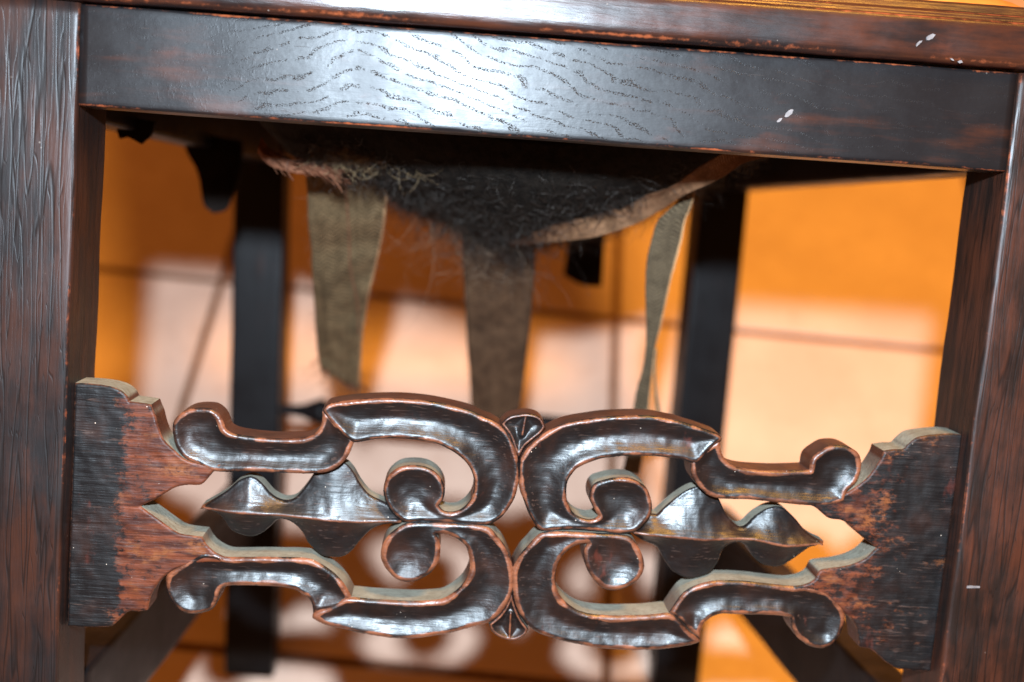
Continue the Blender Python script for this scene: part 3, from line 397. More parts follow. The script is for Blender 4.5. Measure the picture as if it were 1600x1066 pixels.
pf = [(.046, 0), (.020, 0), (.0, .0002), (-.0022, .0006), (-.0040, .0018), (-.0048, .0036), (-.0050, .0060), (-.0050, .0100), (-.0050, .0150), (-.0048, .0172), (-.0041, .0186), (-.0030, .0190),
      (-.0024, .0194), (-.0022, .0204), (-.0018, .0214), (-.0010, .0219), (-.0002, .0222), (.0003, .0230), (.0006, .0246), (.0012, .0258), (.0026, .0266), (.0060, .0269), (.020, .0270), (.046, .0270)]
wr = [0, 0, .1, .5, .8, .45, .15, 0, 0, .35, .9, .7, .1, .1, .6, .9, .5, .1, 0, .55, .8, .3, 0, 0]
part('seat_moulding', profile('seat_moulding', pf, -.252, .252, (.0411, .0448), M_mould, 140, wr), 'stepped front edge of the seat, rubbed orange along its ridges')
for s in (-1, 1):
    beam('seat_side_moulding', [(s * .232 - .018, .047, .0435), (s * .232 + .018, .047, .0435), (s * .232 + .018, .047, .0690), (s * .232 - .018, .047, .0690)],
         [(s * .208 - .018, .429, .0435), (s * .208 + .018, .429, .0435), (s * .208 + .018, .429, .0690), (s * .208 - .018, .429, .0690)], M_mould, 0.004, 20, 0.0003, seed=80 + s)
# tan leather seat, domed over the frame
NX, NY = 30, 26; vs, fs = [], []
for j in range(NY + 1):
    for i in range(NX + 1):
        u, v = i / NX, j / NY; e = (1 - abs(2 * u - 1) ** 3.0) * (1 - abs(2 * v - 1) ** 3.0)
        hw = lerp(.222, .196, v); vs.append((lerp(-hw, hw, u), lerp(.012, .428, v), .0716 + .042 * max(0, e) ** 0.6))
for j in range(NY):
    for i in range(NX):
        a = j * (NX + 1) + i; fs.append((a, a + 1, a + NX + 2, a + NX + 1))
b0 = len(vs)
for (x, y) in ((-.222, .012), (.222, .012), (.196, .428), (-.196, .428)): vs.append((x, y, .0450))
fs.append((b0 + 3, b0 + 2, b0 + 1, b0))
fs += [(b0, b0 + 1, NX, 0), (b0 + 2, b0 + 3, NY * (NX + 1), NY * (NX + 1) + NX), (b0 + 1, b0 + 2, NY * (NX + 1) + NX, NX), (b0 + 3, b0, 0, NY * (NX + 1))]
part('seat_pad', mesh_from('seat_pad', vs, fs, M_lea), 'tan leather seat pad')
# chair back, out of view
def hbar(name, y, z0, z1, th=.022):
    beam(name, [(-.178, y, z0), (-.178, y, z1), (-.178, y + th, z1), (-.178, y + th, z0)], [(.168, y, z0), (.168, y, z1), (.168, y + th, z1), (.168, y + th, z0)], M_back, .002, 20, .0003, seed=z0 * 50, wearamp=.4)
hbar('back_rail', .449, .170, .205); hbar('back_rail', .462, .62, .71)
pm = beam('back_shadow_panel', [(-.235, .432, .168), (.225, .432, .168), (.225, .446, .168), (-.235, .446, .168)], [(-.245, .444, .700), (.235, .444, .700), (.235, .458, .700), (-.245, .458, .700)], M_back, .002, 12, .0003, seed=90, wearamp=.3)  # unseen panel, widened past the stiles and raised to shape its shadow

# ---- turned rear stretcher
def lathe_x(name, prof, y, z0, z1, mat, n=28):
    vs, fs = [], []; x0, x1 = prof[0][0], prof[-1][0]
    for (x, r) in prof:
        zz = lerp(z0, z1, (x - x0) / (x1 - x0))
        for k in range(n):
            a = 2 * math.pi * k / n; vs.append((x, y + r * math.cos(a), zz + r * math.sin(a)))
    for s in range(len(prof) - 1):
        for k in range(n):
            a, b = s * n + k, s * n + (k + 1) % n; fs.append((b, a, a + n, b + n))
    return mesh_from(name, vs, fs, mat, {'wear': [0.1] * len(vs)})
half = [(-.170, .0045), (-.160, .0045), (-.153, .0055), (-.147, .0080), (-.141, .0105), (-.137, .0112), (-.134, .0100), (-.1325, .0060), (-.130, .0058), (-.128, .0085), (-.125, .0090), (-.120, .0060), (-.09, .0075), (-.05, .0088), (-.02, .0095), (-.012, .012), (-.005, .0135), (0, .0138)]
prof = half + [(-x, r) for x, r in half[-2::-1]]; prof = [(x - .004 if x > -.1 else x, r) for x, r in prof]
part('turned_stretcher', lathe_x('turned_stretcher', prof, .449, -.212, -.212, M_back))

# ---------------------------------------------------------------- carved front stretcher
def parse(s): return np.array([[float(c) for c in q.split(',')] for q in s.split()])
def smooth_closed(P, corner=48, sub=5):
    n = len(P); out = []
    d = np.roll(P, -1, 0) - P; a = np.arctan2(d[:, 1], d[:, 0]); turn = np.abs((a - np.roll(a, 1) + np.pi) % (2 * np.pi) - np.pi)
    sharp = turn > math.radians(corner)
    for i in range(n):
        p1, p2 = P[i], P[(i + 1) % n]; p0 = P[i - 1] if not sharp[i] else 2 * p1 - p2; p3 = P[(i + 2) % n] if not sharp[(i + 1) % n] else 2 * p2 - p1
        t0, t1, t2, t3 = 0, 0, 0, 0
        ds = [max(1e-4, np.linalg.norm(x)) ** 0.5 for x in (p1 - p0, p2 - p1, p3 - p2)]
        t0 = 0; t1 = ds[0]; t2 = t1 + ds[1]; t3 = t2 + ds[2]
        for k in range(sub):
            t = t1 + (t2 - t1) * k / sub
            A1 = (t1 - t) / (t1 - t0) * p0 + (t - t0) / (t1 - t0) * p1; A2 = (t2 - t) / (t2 - t1) * p1 + (t - t1) / (t2 - t1) * p2; A3 = (t3 - t) / (t3 - t2) * p2 + (t - t2) / (t3 - t2) * p3
            B1 = (t2 - t) / (t2 - t0) * A1 + (t - t0) / (t2 - t0) * A2; B2 = (t3 - t) / (t3 - t1) * A2 + (t - t1) / (t3 - t1) * A3
            out.append((t2 - t) / (t2 - t1) * B1 + (t - t1) / (t2 - t1) * B2)
    return np.array(out)
def seg_dist(X, P, closed=True):
    A = P; Bq = np.roll(P, -1, 0)
    if not closed: A = P[:-1]; Bq = P[1:]
    best = np.full(len(X), 1e9); cp = np.zeros((len(X), 2))
    for a, b in zip(A, Bq):
        ab = b - a; L = ab @ ab
        if L < 1e-9: continue
        t = np.clip(((X - a) @ ab) / L, 0, 1); c = a + t[:, None] * ab; d = ((X - c) ** 2).sum(1); m = d < best
        best[m] = d[m]; cp[m] = c[m]
    return np.sqrt(best), cp
def inside(X, P):
    r = np.zeros(len(X), bool); x, y = X[:, 0], X[:, 1]
    for a, b in zip(P, np.roll(P, -1, 0)):
        if a[1] == b[1]: continue
        c = ((a[1] > y) != (b[1] > y)) & (x < (b[0] - a[0]) * (y - a[1]) / (b[1] - a[1]) + a[0]); r ^= c
    return r
def blur(F, M, it):
    for _ in range(it):
        s = np.zeros_like(F); c = np.zeros_like(F)
        for dx in (-1, 0, 1):
            for dy in (-1, 0, 1):
                m = np.roll(np.roll(M, dx, 0), dy, 1); s += np.roll(np.roll(F * M, dx, 0), dy, 1); c += m
        F = np.where(M > 0, s / np.maximum(c, 1), F)
    return F
HG = 0.42
def relief(name, poly, kind, y0, thick, D=4.2, wc=9.0, ridge=None, mat=None, clean=None, dr=1.9, rustf=None, corner=48):
    P = smooth_closed(poly, corner)
    lo = P.min(0) - 2 * HG; hi = P.max(0) + 2 * HG
    nx, nz = int((hi[0] - lo[0]) / HG) + 2, int((hi[1] - lo[1]) / HG) + 2
    gx, gz = np.meshgrid(lo[0] + HG * np.arange(nx), lo[1] + HG * np.arange(nz), indexing='ij')
    X = np.stack([gx.ravel(), gz.ravel()], 1); d, cp = seg_dist(X, P); ins = inside(X, P); sd = np.where(ins, d, -d)
    wear = np.zeros(len(X)); dep = np.zeros(len(X))
    di = np.maximum(sd, 0)
    if kind == 'cove':
        t = np.clip((di - dr) / wc, 0, 1); cove = D * (1 - (1 - t) ** 2.0)
        cove = blur(cove.reshape(nx, nz), (sd > dr * 0.6).reshape(nx, nz).astype(float), 7).ravel()
        e = np.clip(1 - di / dr, 0, 1); dep = cove + 1.5 * e ** 2
        jag = np.array([0.7 * noise.noise(Vector((p[0] * 0.10, p[1] * 0.10, y0))) + 0.22 * noise.noise(Vector((p[0] * 0.30, p[1] * 0.30, 5))) for p in X])
        wear = np.exp(-(np.maximum(np.abs(di - dr * 0.55) - (0.55 if y0 > 9.5 else 0.25) - 0.9 * jag, 0) / (0.62 + 0.45 * np.maximum(jag, -.8))) ** 2) * np.clip(0.74 + 1.1 * jag, 0.05, 1.1)
    elif kind == 'leaf':
        rd, _ = seg_dist(X, ridge, False); t = di / (di + rd + 1e-6)
        dep = D * (1 - t) ** 0.85 + 0.5 * np.clip(1 - di / 0.8, 0, 1) ** 2
        dep = blur(dep.reshape(nx, nz), (sd > 0.5).reshape(nx, nz).astype(float), 3).ravel()
        wear = np.exp(-(rd / 0.75) ** 2) * 0.9 + np.exp(-(di / 0.5) ** 2) * 0.35
    elif kind == 'fleur':
        rd, _ = seg_dist(X, ridge, False); m = np.minimum(np.maximum(di - 1.0, 0), rd)
        dep = D * (1 - np.exp(-m / 1.8)) + 0.9 * np.clip(1 - di / 1.2, 0, 1) ** 2
        wear = np.exp(-(np.minimum(np.abs(di - 0.8), rd) / 0.55) ** 2) * 0.8
    else:
        dep = 0.9 * np.clip(1 - di / 1.0, 0, 1) ** 2 + 0.12 * np.array([noise.noise(Vector((p[0] * 0.15, p[1] * 0.15, 3))) for p in X])
        wear = np.exp(-(di / 0.8) ** 2) * 0.55
    # hand-tool unevenness
    un = np.array([noise.noise(Vector((p[0] * 0.22, p[1] * 0.22, 7))) for p in X]); dep = dep + 0.13 * un * (di > 0.5) + 0.1 * un
    snap = np.abs(sd) < 0.72 * HG; X2 = X.copy(); X2[snap] = cp[snap]
    ok = (sd > 0) | snap
    rust = rustf(X2) if rustf is not None else np.zeros(len(X))
    idx = np.arange(nx * nz).reshape(nx, nz); q = np.stack([idx[:-1, :-1], idx[1:, :-1], idx[1:, 1:], idx[:-1, 1:]], -1).reshape(-1, 4)
    okq = ok[q]; cnt = okq.sum(1); mean = sd[q].mean(1)
    faces = []
    for f in q[(cnt == 4) & (mean > -0.12 * HG)]: faces.append(tuple(f))
    for f in q[cnt == 3]:
        g = [v for v in f if ok[v]]
        if np.mean([sd[v] for v in g]) > -0.2 * HG: faces.append(tuple(g))
    used = np.unique(np.concatenate([np.array(f) for f in faces])); rm = -np.ones(len(X), int); rm[used] = np.arange(len(used))
    faces = [tuple(int(rm[v]) for v in f) for f in faces]
    wr = wear[used]; rs = rust[used]; wl = np.zeros(len(used))
    edges = {}
    for f in faces:
        for a, b in zip(f, f[1:] + f[:1]): edges[(a, b)] = 1
    bd = [e for e in edges if (e[1], e[0]) not in edges]
    bv = np.array(sorted({v for e in bd for v in e})); X2[used[bv]] = cp[used[bv]]
    V = np.stack([X2[used, 0], y0 + dep[used], X2[used, 1]], 1) / 1000; n0 = len(V)
    # side wall follows the smooth outline itself, split at its sharp corners
    dl = np.linalg.norm(np.roll(P, -1, 0) - P, axis=1); Q = []
    for i in range(len(P)):
        m_ = max(1, int(round(dl[i] / 0.8)))
        for k in range(m_): Q.append(P[i] + (P[(i + 1) % len(P)] - P[i]) * k / m_)
    Q = np.array(Q); bx = X2[used[bv]]; by = V[bv, 1]; bw = wr[bv]
    near = np.array([np.argmin(((bx - q_) ** 2).sum(1)) for q_ in Q]); yt = by[near]; wt = bw[near]
    yt = (yt + np.roll(yt, 1) + np.roll(yt, -1)) / 3
    dd = np.roll(Q, -1, 0) - Q; an = np.arctan2(dd[:, 1], dd[:, 0]); tn = np.abs((an - np.roll(an, 1) + np.pi) % (2 * np.pi) - np.pi)
    ccw = np.sum(Q[:, 0] * np.roll(Q[:, 1], -1) - np.roll(Q[:, 0], -1) * Q[:, 1]) > 0
    WV, WW, faces_w = [], [], []
    def col_(i):
        for y_, w__ in ((yt[i], wt[i] * 0.7), (yt[i] + 0.0012, 0), ((y0 + thick) / 1000, 0)):
            WV.append((Q[i, 0] / 1000, y_, Q[i, 1] / 1000)); WW.append(w__)
        return len(WV) - 3
    first = col_(0); cur = first
    for i in range(len(Q)):
        j = (i + 1) % len(Q); nxt = first if (j == 0 and tn[0] < 0.7) else col_(j)
        for r_ in (0, 1):
            q4 = (cur + r_, nxt + r_, nxt + r_ + 1, cur + r_ + 1); faces_w.append(q4 if ccw else q4[::-1])
        cur = nxt
        if tn[j] >= 0.7 and j: cur = col_(j)
    V = np.concatenate([V, np.array(WV)]); z = np.zeros(len(WV))
    wr = np.concatenate([wr, np.array(WW)]); rs = np.concatenate([rs, z]); wl = np.concatenate([wl, z + 1])
    faces += [tuple(v + n0 for v in f) for f in faces_w]
    # grid quads above are wound so that the front faces -Y; close the back with the same cells flattened
    nb = len(V); src = used; B = np.stack([X2[used, 0] / 1000, np.full(len(used), (y0 + thick) / 1000), X2[used, 1] / 1000], 1)
    nf = [tuple(v + nb for v in reversed(f)) for f in faces if max(f) < n0]
    V = np.concatenate([V, B]); zz = np.zeros(len(B)); wr = np.concatenate([wr, zz]); rs = np.concatenate([rs, zz]); wl = np.concatenate([wl, zz])
    faces += nf
    du = wl.copy()
    if clean is not None: du *= np.clip((clean - V[:, 2] * 1000) / 3.0, 0.06, 1)
    return mesh_from(name, V, faces, mat, {'wear': wr, 'rust': rs, 'wall': wl, 'dust': du})

TH = 16.0
cs = bpy.data.objects.new('carved_stretcher', None); COL.objects.link(cs); cs.parent = chair; cs.location = -BASE + Vector((0, .010, -.16))
cs['label'] = 'pierced oak front stretcher carved with scrolls and leaves'
def sub(name, me, label=None): return link(name, me, cs, (0, -.010, .16), label)
def rustL(X):
    f = np.clip((X[:, 0] + 187.0) / 11.0, 0, 1) * (0.85 + 0.25 * np.clip((X[:, 0] + 180) / 40, 0, 1)); return f
def rustR(X):
    f = 0.50 * np.clip((180.5 - X[:, 0]) / 25.0, 0, 1) + 0.20; return f
G_ = {k: parse(v) for k, v in TR.items()}
sub('end_plate', relief('end_plate', G_['end_plate_L'], 'plate', 10.6, TH, mat=M_plate, rustf=rustL), 'rust-brown end plate with a black band beside the left leg')
sub('end_plate', relief('end_plate', G_['end_plate_R'], 'plate', 10.6, TH, mat=M_plate, rustf=rustR), 'darker scratched end plate beside the right leg')
for k in ('UL', 'UR'):
    sub('scroll_arm', relief('scroll_arm', G_['scroll_arm_' + k], 'cove', 10.1, TH + .3, 3.0, 6.5, mat=M_carve, clean=-145, dr=1.9))
    sub('c_scroll', relief('c_scroll', G_['c_scroll_' + k], 'cove', 9.3, TH + .9, 3.7, 9.5, mat=M_carve, clean=-146, dr=1.9))
for k in ('LL', 'LR'):
    sub('scroll_arm', relief('scroll_arm', G_['scroll_arm_' + k], 'cove', 10.2, TH + .1, 2.5, 6.5, mat=M_carve, dr=2.1))
    sub('c_scroll', relief('c_scroll', G_['c_scroll_' + k], 'cove', 9.6, TH + .5, 2.7, 9.5, mat=M_carve, dr=2.1))
for k in ('L', 'R'):
    sub('leaf', relief('leaf', G_['leaf_' + k], 'leaf', 10.4, TH - .4, 7.0, ridge=G_['ridge_' + k], mat=M_carve))
for k, r in (('fleur_T', '1.7,-116 1.2,-137'), ('fleur_B', None)):
    P = G_[k]; c = P.mean(0)
    if k == 'fleur_T': rid = np.array([[c[0] + .6, P[:, 1].max() - 1.5], [c[0] - .3, c[1] - 2.5]])
    else: rid = np.array([[c[0] + .3, c[1] + 6], [c[0] + .6, P[:, 1].min() + 1]])
    sub('fleuron', relief('fleuron', P, 'fleur', 11.2, TH - 2.2, 2.6, ridge=rid, mat=M_carve, clean=-134))

# ---------------------------------------------------------------- webbing
def crom(P, sub_):
    P = [Vector(p) for p in P]; out = []
    for i in range(len(P) - 1):
        p0 = P[max(i - 1, 0)]; p1 = P[i]; p2 = P[i + 1]; p3 = P[min(i + 2, len(P) - 1)]
        for k in range(sub_):
            t = k / sub_; out.append(0.5 * ((2 * p1) + (p2 - p0) * t + (2 * p0 - 5 * p1 + 4 * p2 - p3) * t * t + (3 * p1 - p0 - 3 * p2 + p3) * t ** 3))
    return out + [P[-1]]
def strip(name, LR, mat, th=0.9, na=16, sb=9, bulge=2.0, edge=(0.0, 1.0), label=None, wavy=1.0, fold=None, torn=0.0, seed=0):
    L = crom(LR[0], sb); R_ = crom(LR[1], sb); n = len(L); vs, uv, we, fs = [], [], [], []
    ln = 0
    for s in range(n):
        if s: ln += ((L[s] + R_[s]) / 2 - (L[s - 1] + R_[s - 1]) / 2).length
        for k in range(na + 1):
            u = k / na; p = L[s].lerp(R_[s], u)
            p = p + Vector((0, -1, 0)) * (bulge * math.sin(math.pi * u) + wavy * noise.noise(Vector((u * 2.2 + seed, ln * 0.05, seed))))
            if fold: p += Vector((0, 1, 0)) * fold[1] * math.exp(-((u - fold[0] - fold[2] * s / n) / 0.06) ** 2)
            if torn and s == n - 1: p += (R_[s] + L[s] - R_[s - 1] - L[s - 1]).normalized() * torn * noise.noise(Vector((u * 9, seed, 0)))
            if k in (0, na): p += Vector((0.35 * noise.noise(Vector((ln * 0.4, k, seed))), 0, 0))
            vs.append(p / 1000); uv.append((u * (L[s] - R_[s]).length / 1000, ln / 1000)); we.append(edge[0] if k == 0 else (edge[1] if k == na else 0))
    b = len(vs); m = na + 1
    vs += [v + Vector((0, th / 1000, 0)) for v in vs]; uv += uv[:b]; we += we[:b]
    for s in range(n - 1):
        for k in range(na):
            a = s * m + k; fs.append((a, a + m, a + m + 1, a + 1)); fs.append((b + a, b + a + 1, b + a + m + 1, b + a + m))
        for a, c in ((s * m, (s + 1) * m), ((s + 1) * m + na, s * m + na)): fs.append((a, b + a, b + c, c))
    for k in range(na):
        fs.append((k, k + 1, b + k + 1, b + k)); a = (n - 1) * m + k; fs.append((a + 1, a, b + a, b + a + 1))
    me = mesh_from(name, vs, fs, mat, {'wear': we}, uv=uv)
    return part(name, me, label)
strip('webbing_strap', STRAP_A, M_web, edge=(0.1, 0.95), bulge=4, wavy=5.5, fold=(0.50, 3.2, 0.30), torn=16, seed=1, label='frayed olive webbing strap hanging at the left with a torn lower end')
strip('webbing_strap', STRAP_B, M_webb, edge=(0.2, 0.3), bulge=3, wavy=2.0, seed=2, label='dark brown webbing strap hanging in the middle')
strip('webbing_strap', STRAP_C, M_webg, edge=(0.05, 1.0), bulge=.8, wavy=0.6, na=8, seed=3, label='thin twisted grey webbing strap with a pale selvage at the right')
strip('webbing_band', BAND, M_band, edge=(0.6, 0.4), bulge=-1.5, wavy=1.0, seed=4, label='pale herringbone band sagging under the horsehair')
strip('torn_webbing', STUMP, M_pink, bulge=1.5, wavy=2, torn=5, seed=5, label='frayed pinkish webbing stump')
for P in BLOBS[:3]:
    L_ = [Vector(p) for p in P]; 
def tatter(y, pts, seed):
    # pts: outline (x, z) in mm at depth y, ragged
    n = len(pts); P = smooth_closed(np.array(pts, float), 60, 4); vs = [(x / 1000, y + .002 * noise.noise(Vector((x * .1, z * .1, seed))), z / 1000) for x, z in P]
    m = len(vs); vs += [(a, b_ + .003, c) for a, b_, c in vs]
    fs = [tuple(range(m)), tuple(range(2 * m - 1, m - 1, -1))] + [(k, m + k, m + (k + 1) % m, (k + 1) % m) for k in range(m)]
    part('torn_cloth', mesh_from('torn_cloth', vs, fs, M_black, smooth=False))

# ---------------------------------------------------------------- horsehair
silx = [p[0] for p in SIL[0]]; silz = [p[2] for p in SIL[0]]
def sag(x, y):
    s = np.interp(x, silx, silz); g = max(0.0, 1 - ((y - .20) / .135) ** 2) ** 0.5
    return (s * g + 14 * (1 - g)) + 1.6 * noise.noise(Vector((x * .12, y * 120, 0))) + 0.9 * noise.noise(Vector((x * .4, y * 400, 4)))
NX, NY = 70, 50; vs, fs = [], []
for j in range(NY + 1):
    for i in range(NX + 1):
        x = lerp(-150, 130, i / NX); y = lerp(.068, .332, j / NY); e = min(i, NX - i) / 6
        z = sag(x, y) + 1.0
        if e < 1: z = lerp(22, z, e ** .5)
        vs.append((x / 1000, y, min(z, 24) / 1000))
for j in range(NY):
    for i in range(NX):
        a = j * (NX + 1) + i; fs.append((a, a + NX + 1, a + NX + 2, a + 1))
b0 = len(vs)
for (x, y) in ((-.150, .068), (.130, .068), (.130, .332), (-.150, .332)): vs.append((x, y, .040))
fs.append((b0, b0 + 1, b0 + 2, b0 + 3))
fs += [(b0 + 1, b0, 0, NX), (b0 + 3, b0 + 2, NY * (NX + 1) + NX, NY * (NX + 1)), (b0 + 2, b0 + 1, NX, NY * (NX + 1) + NX), (b0, b0 + 3, NY * (NX + 1), 0)]
part('horsehair_pad', mesh_from('horsehair_pad', vs, fs, M_mass), 'black matted horsehair stuffing sagging out of the seat')
# black cloth closing the seat's underside round the stuffing
me = mesh_from('base_cloth', [(-.2095, .0235, .026), (.2095, .0235, .026), (.178, .436, .026), (-.178, .436, .026), (-.2095, .0235, .0285), (.2095, .0235, .0285), (.178, .436, .0285), (-.178, .436, .0285)],
               [(0, 1, 2, 3), (7, 6, 5, 4), (0, 4, 5, 1), (1, 5, 6, 2), (2, 6, 7, 3), (3, 7, 4, 0)], M_black, smooth=False)
part('base_cloth', me)

class Hair:
    def __init__(s): s.v = []; s.f = []
    def strand(s, p, d, ln, r, n=7, curl=1.0, grav=0.0):
        p = Vector(p); d = Vector(d).normalized(); st = ln / n; base = len(s.v)
        ax = Vector((random.gauss(0, 1), random.gauss(0, 1), random.gauss(0, 1))).normalized(); tw = random.uniform(.5, 1.3) * curl
        for k in range(n + 1):
            a = d.orthogonal().normalized(); b = d.cross(a); rr = r * (1 - 0.6 * k / n)
            for q in range(3):
                an = 2.094 * q; s.v.append(p + a * rr * math.cos(an) + b * rr * math.sin(an))
            p = p + d * st
            d = (Matrix.Rotation(tw * 0.45, 3, ax) @ d + Vector((random.gauss(0, .12), random.gauss(0, .12), random.gauss(0, .12))) * curl + Vector((0, .7, -.7)) * grav).normalized()
        for k in range(n):
            for q in range(3):
                a = base + k * 3 + q; b = base + k * 3 + (q + 1) % 3; s.f.append((a, b, b + 3, a + 3))
    def build(s, name, mat, label=None, stuff=True): return part(name, mesh_from(name, s.v, s.f, mat), label, stuff)
H = Hair()
for _ in range(7500):
    x = random.uniform(-110, 122); y = random.triangular(.075, .30, .13); z = sag(x, y)
    H.strand((x / 1000, y, (z + random.uniform(-1.5, 2.5)) / 1000), (random.gauss(0, 1), random.gauss(0, .5), random.gauss(-.15, .35)), random.uniform(.006, .022), random.uniform(.00008, .00017), 6, 1.0)
for _ in range(420):   # looser hairs at the lowest fringe and over the middle strap
    x = random.gauss(-22, 22); y = .185; z = sag(x, y)
    H.strand((x / 1000, y - .01, z / 1000), (random.gauss(0, .8), random.gauss(0, .4), random.gauss(-.8, .4)), random.uniform(.015, .04), random.uniform(.00008, .00014), 9, 0.9, .05)
for _ in range(420):   # dark tangle above the left strap
    x = random.uniform(-118, -66); y = random.uniform(.085, .14)
    H.strand((x / 1000, y, random.uniform(-16, -4) / 1000 - max(0, y - .1) * .2), (random.gauss(0, 1), random.gauss(-.2, .5), random.gauss(-.3, .7)), random.uniform(.008, .026), random.uniform(.0001, .0002), 7, 0.8)
H.build('horsehair', M_hair, 'loose black curled horsehair')
Wp = Hair()
for _ in range(95):
    x = random.uniform(-62, -6); y = random.uniform(.15, .20)
    Wp.strand((x / 1000, y, random.uniform(-44, -32) / 1000), (random.gauss(0, .35), random.gauss(.3, .3), -1), random.uniform(.02, .075), random.uniform(.00005, .00010), 14, 0.62, .10)
for _ in range(40):
    x = random.uniform(-38, 8); y = random.uniform(.16, .19)
    Wp.strand((x / 1000, y, random.uniform(-75, -50) / 1000), (random.gauss(0, 1), -.1, random.gauss(0, .6)), random.uniform(.015, .04), random.uniform(.00006, .00012), 12, 0.7, .0)
Wp.build('hair_wisps', M_wisp, 'fine pale curling wisps below the stuffing')
S_ = Hair()
for _ in range(330):   # straw tuft
    x = random.gauss(-93, 7); S_.strand((x / 1000, .095 + random.uniform(0, .02), random.gauss(-11.5, 3) / 1000), (random.gauss(0, 1), random.gauss(0, .5), random.gauss(0, .6)), random.uniform(.004, .012), random.uniform(.00010, .00022), 5, 0.4)
for _ in range(70):
    x = random.uniform(-115, -55); S_.strand((x / 1000, .095, random.gauss(-12, 4) / 1000), (random.gauss(0, 1), random.gauss(-.2, .4), random.gauss(-.3, .8)), random.uniform(.008, .02), random.uniform(.00008, .00014), 6, 0.6)
S_.build('straw_tuft', M_straw, 'tuft of pale straw-like fibres')
F_ = Hair()
for _ in range(90):   # frayed jute ends of the stump
    t = 1 - random.random() ** 1.8 if random.random() < .7 else random.uniform(.2, .6); x = lerp(-138, -103, t); z = lerp(-13, -19, t)
    F_.strand((x / 1000, .098 + random.uniform(-.002, .003), (z + random.gauss(0, 1.5)) / 1000), (random.gauss(1, .3), random.gauss(-.2, .3), random.gauss(-.45, .3)), random.uniform(.006, .014), random.uniform(.00022, .00055), 5, 0.22)
for _ in range(240):   # fringe at the foot of the left strap
    t = random.random(); a = Vector(STRAP_A[0][-1]).lerp(Vector(STRAP_A[1][-1]), t)
    F_.strand((a + Vector((0, -1, random.uniform(0, 14)))) / 1000, (random.gauss(.1, .3), random.gauss(.4, .2), -1), random.uniform(.006, .026), random.uniform(.00012, .00028), 7, 0.6)
for _ in range(110):   # loose threads along the strap's edges
    k = random.randrange(1, 6); s_ = random.choice((0, 1)); a = Vector(STRAP_A[s_][k]).lerp(Vector(STRAP_A[s_][k + 1]), random.random())
    F_.strand((a + Vector((0, -1, 0))) / 1000, (random.gauss(.3 if s_ else -.3, .5), random.gauss(0, .4), random.gauss(-.6, .5)), random.uniform(.003, .010), random.uniform(.00006, .00014), 6, 0.8)
F_.build('frayed_threads', M_pink, 'frayed pinkish jute threads')
# one bent white fibre below the rail
wv = Hair(); pts = [(-59.5, 99, -1.5), (-58.6, 98, -5), (-58.4, 97, -8.5), (-59.6, 96.5, -11.5), (-62.5, 96, -13.6)]
cr = crom(pts, 5); n = len(cr)
for i, p in enumerate(cr):
    d = (cr[min(i + 1, n - 1)] - cr[max(i - 1, 0)]).normalized(); a = d.orthogonal().normalized(); b = d.cross(a); rr = 0.55 * (0.5 + 0.7 * i / n)
    for q in range(6): wv.v.append((p + a * rr * math.cos(q * 1.047) + b * rr * math.sin(q * 1.047)) / 1000)
for i in range(n - 1):
    for q in range(6): wv.f.append((i * 6 + q, i * 6 + (q + 1) % 6, (i + 1) * 6 + (q + 1) % 6, (i + 1) * 6 + q))
wv.build('white_fibre', plain('white_fibre', (.22, .21, .18), (.30, .28, .25), .5), None, False)
# torn dark cloth hanging below the seat sides
tatter(.115, [(-218, 2), (-196, 0), (-198, -7), (-203, -12), (-210, -9), (-214, -10)], 1)
tatter(.25, [(-216, 2), (-176, -2), (-176, -22), (-180, -34), (-184, -46), (-192, -49), (-198, -44), (-203, -24), (-210, -12)], 2)
tatter(.385, [(p[0], p[2]) for p in BLOBS[2]], 3)

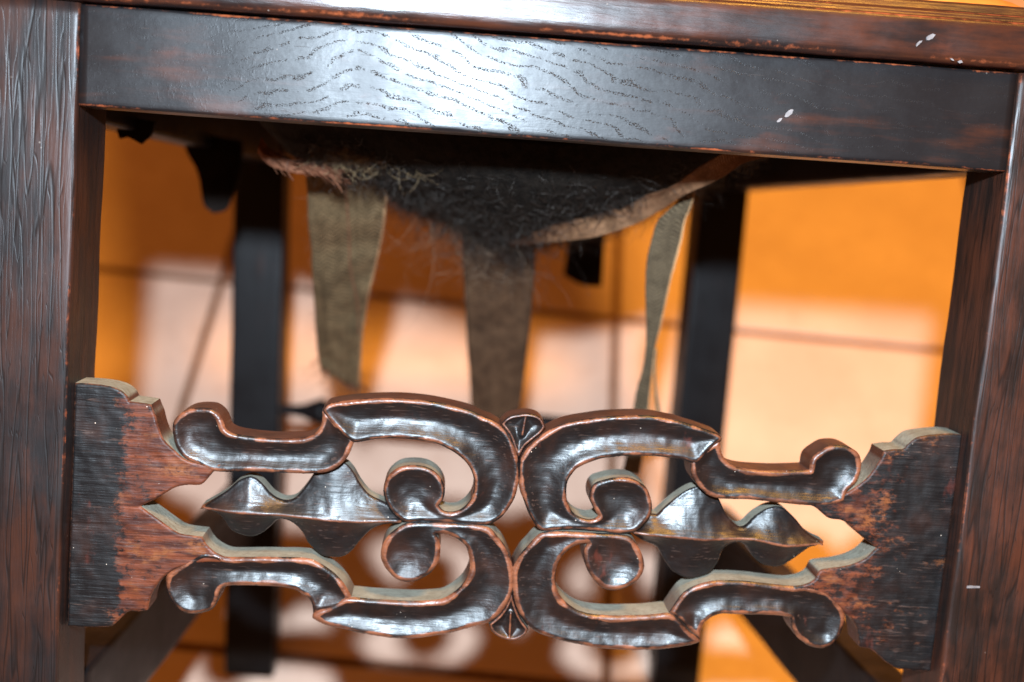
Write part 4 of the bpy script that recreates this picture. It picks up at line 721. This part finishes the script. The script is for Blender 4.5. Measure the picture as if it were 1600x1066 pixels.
# second, narrower edge of the twisted strap
strip('webbing_edge', STRAP_D, M_webg, edge=(1.0, 1.0), bulge=.3, wavy=0.3, na=3, seed=8)
# splashes of pale paint, dried a hair proud of the wood
M_paint = plain('pale_paint', (0.10, 0.105, 0.12), (0.16, 0.165, 0.18), 0.5, 400, 0.3)
for F4 in FLECKS:
    P = smooth_closed(np.array([(p[0], p[2]) for p in F4]), 80, 4); y = F4[0][1]; m = len(P)
    P = P + 0.32 * np.array([[noise.noise(Vector((q[0] * 1.6, q[1] * 1.6, 1))), noise.noise(Vector((q[0] * 1.6, q[1] * 1.6, 9)))] for q in P]); P = P.mean(0) + (P - P.mean(0)) * 0.85
    vs = [(x / 1000, y / 1000, z / 1000) for x, z in P] + [(x / 1000, y / 1000 + .0006, z / 1000) for x, z in P]
    fs = [tuple(range(m)), tuple(range(2 * m - 1, m - 1, -1))] + [(k, m + k, m + (k + 1) % m, (k + 1) % m) for k in range(m)]
    me = mesh_from('paint_fleck', vs, fs, M_paint, smooth=False)
    bm = bmesh.new(); bm.from_mesh(me); bmesh.ops.recalc_face_normals(bm, faces=bm.faces[:]); bm.to_mesh(me); bm.free()
    part('paint_fleck', me)
# loose cord lying over the left strap
def cord(name, pts, r, mat):
    h = Hair(); cr = crom(pts, 6); n = len(cr)
    for i, p in enumerate(cr):
        d = (cr[min(i + 1, n - 1)] - cr[max(i - 1, 0)]).normalized(); a = d.orthogonal().normalized(); b = d.cross(a); rr = r * (0.8 + 0.4 * noise.noise(Vector((i * .4, 0, 0))))
        for q in range(6): h.v.append((p + a * rr * math.cos(q * 1.047) + b * rr * math.sin(q * 1.047)) / 1000)
    for i in range(n - 1):
        for q in range(6): h.f.append((i * 6 + q, i * 6 + (q + 1) % 6, (i + 1) * 6 + (q + 1) % 6, (i + 1) * 6 + q))
    h.build(name, mat, None, False)
A0, A1 = STRAP_A
def onA(i, u): return tuple(Vector(A0[i]).lerp(Vector(A1[i]), u) + Vector((0, -4.5, 0)))
cord('loose_cord', [onA(0, .48), onA(1, .50), onA(2, .54), onA(3, .60), onA(4, .80), onA(5, .93)], .55, M_pink)
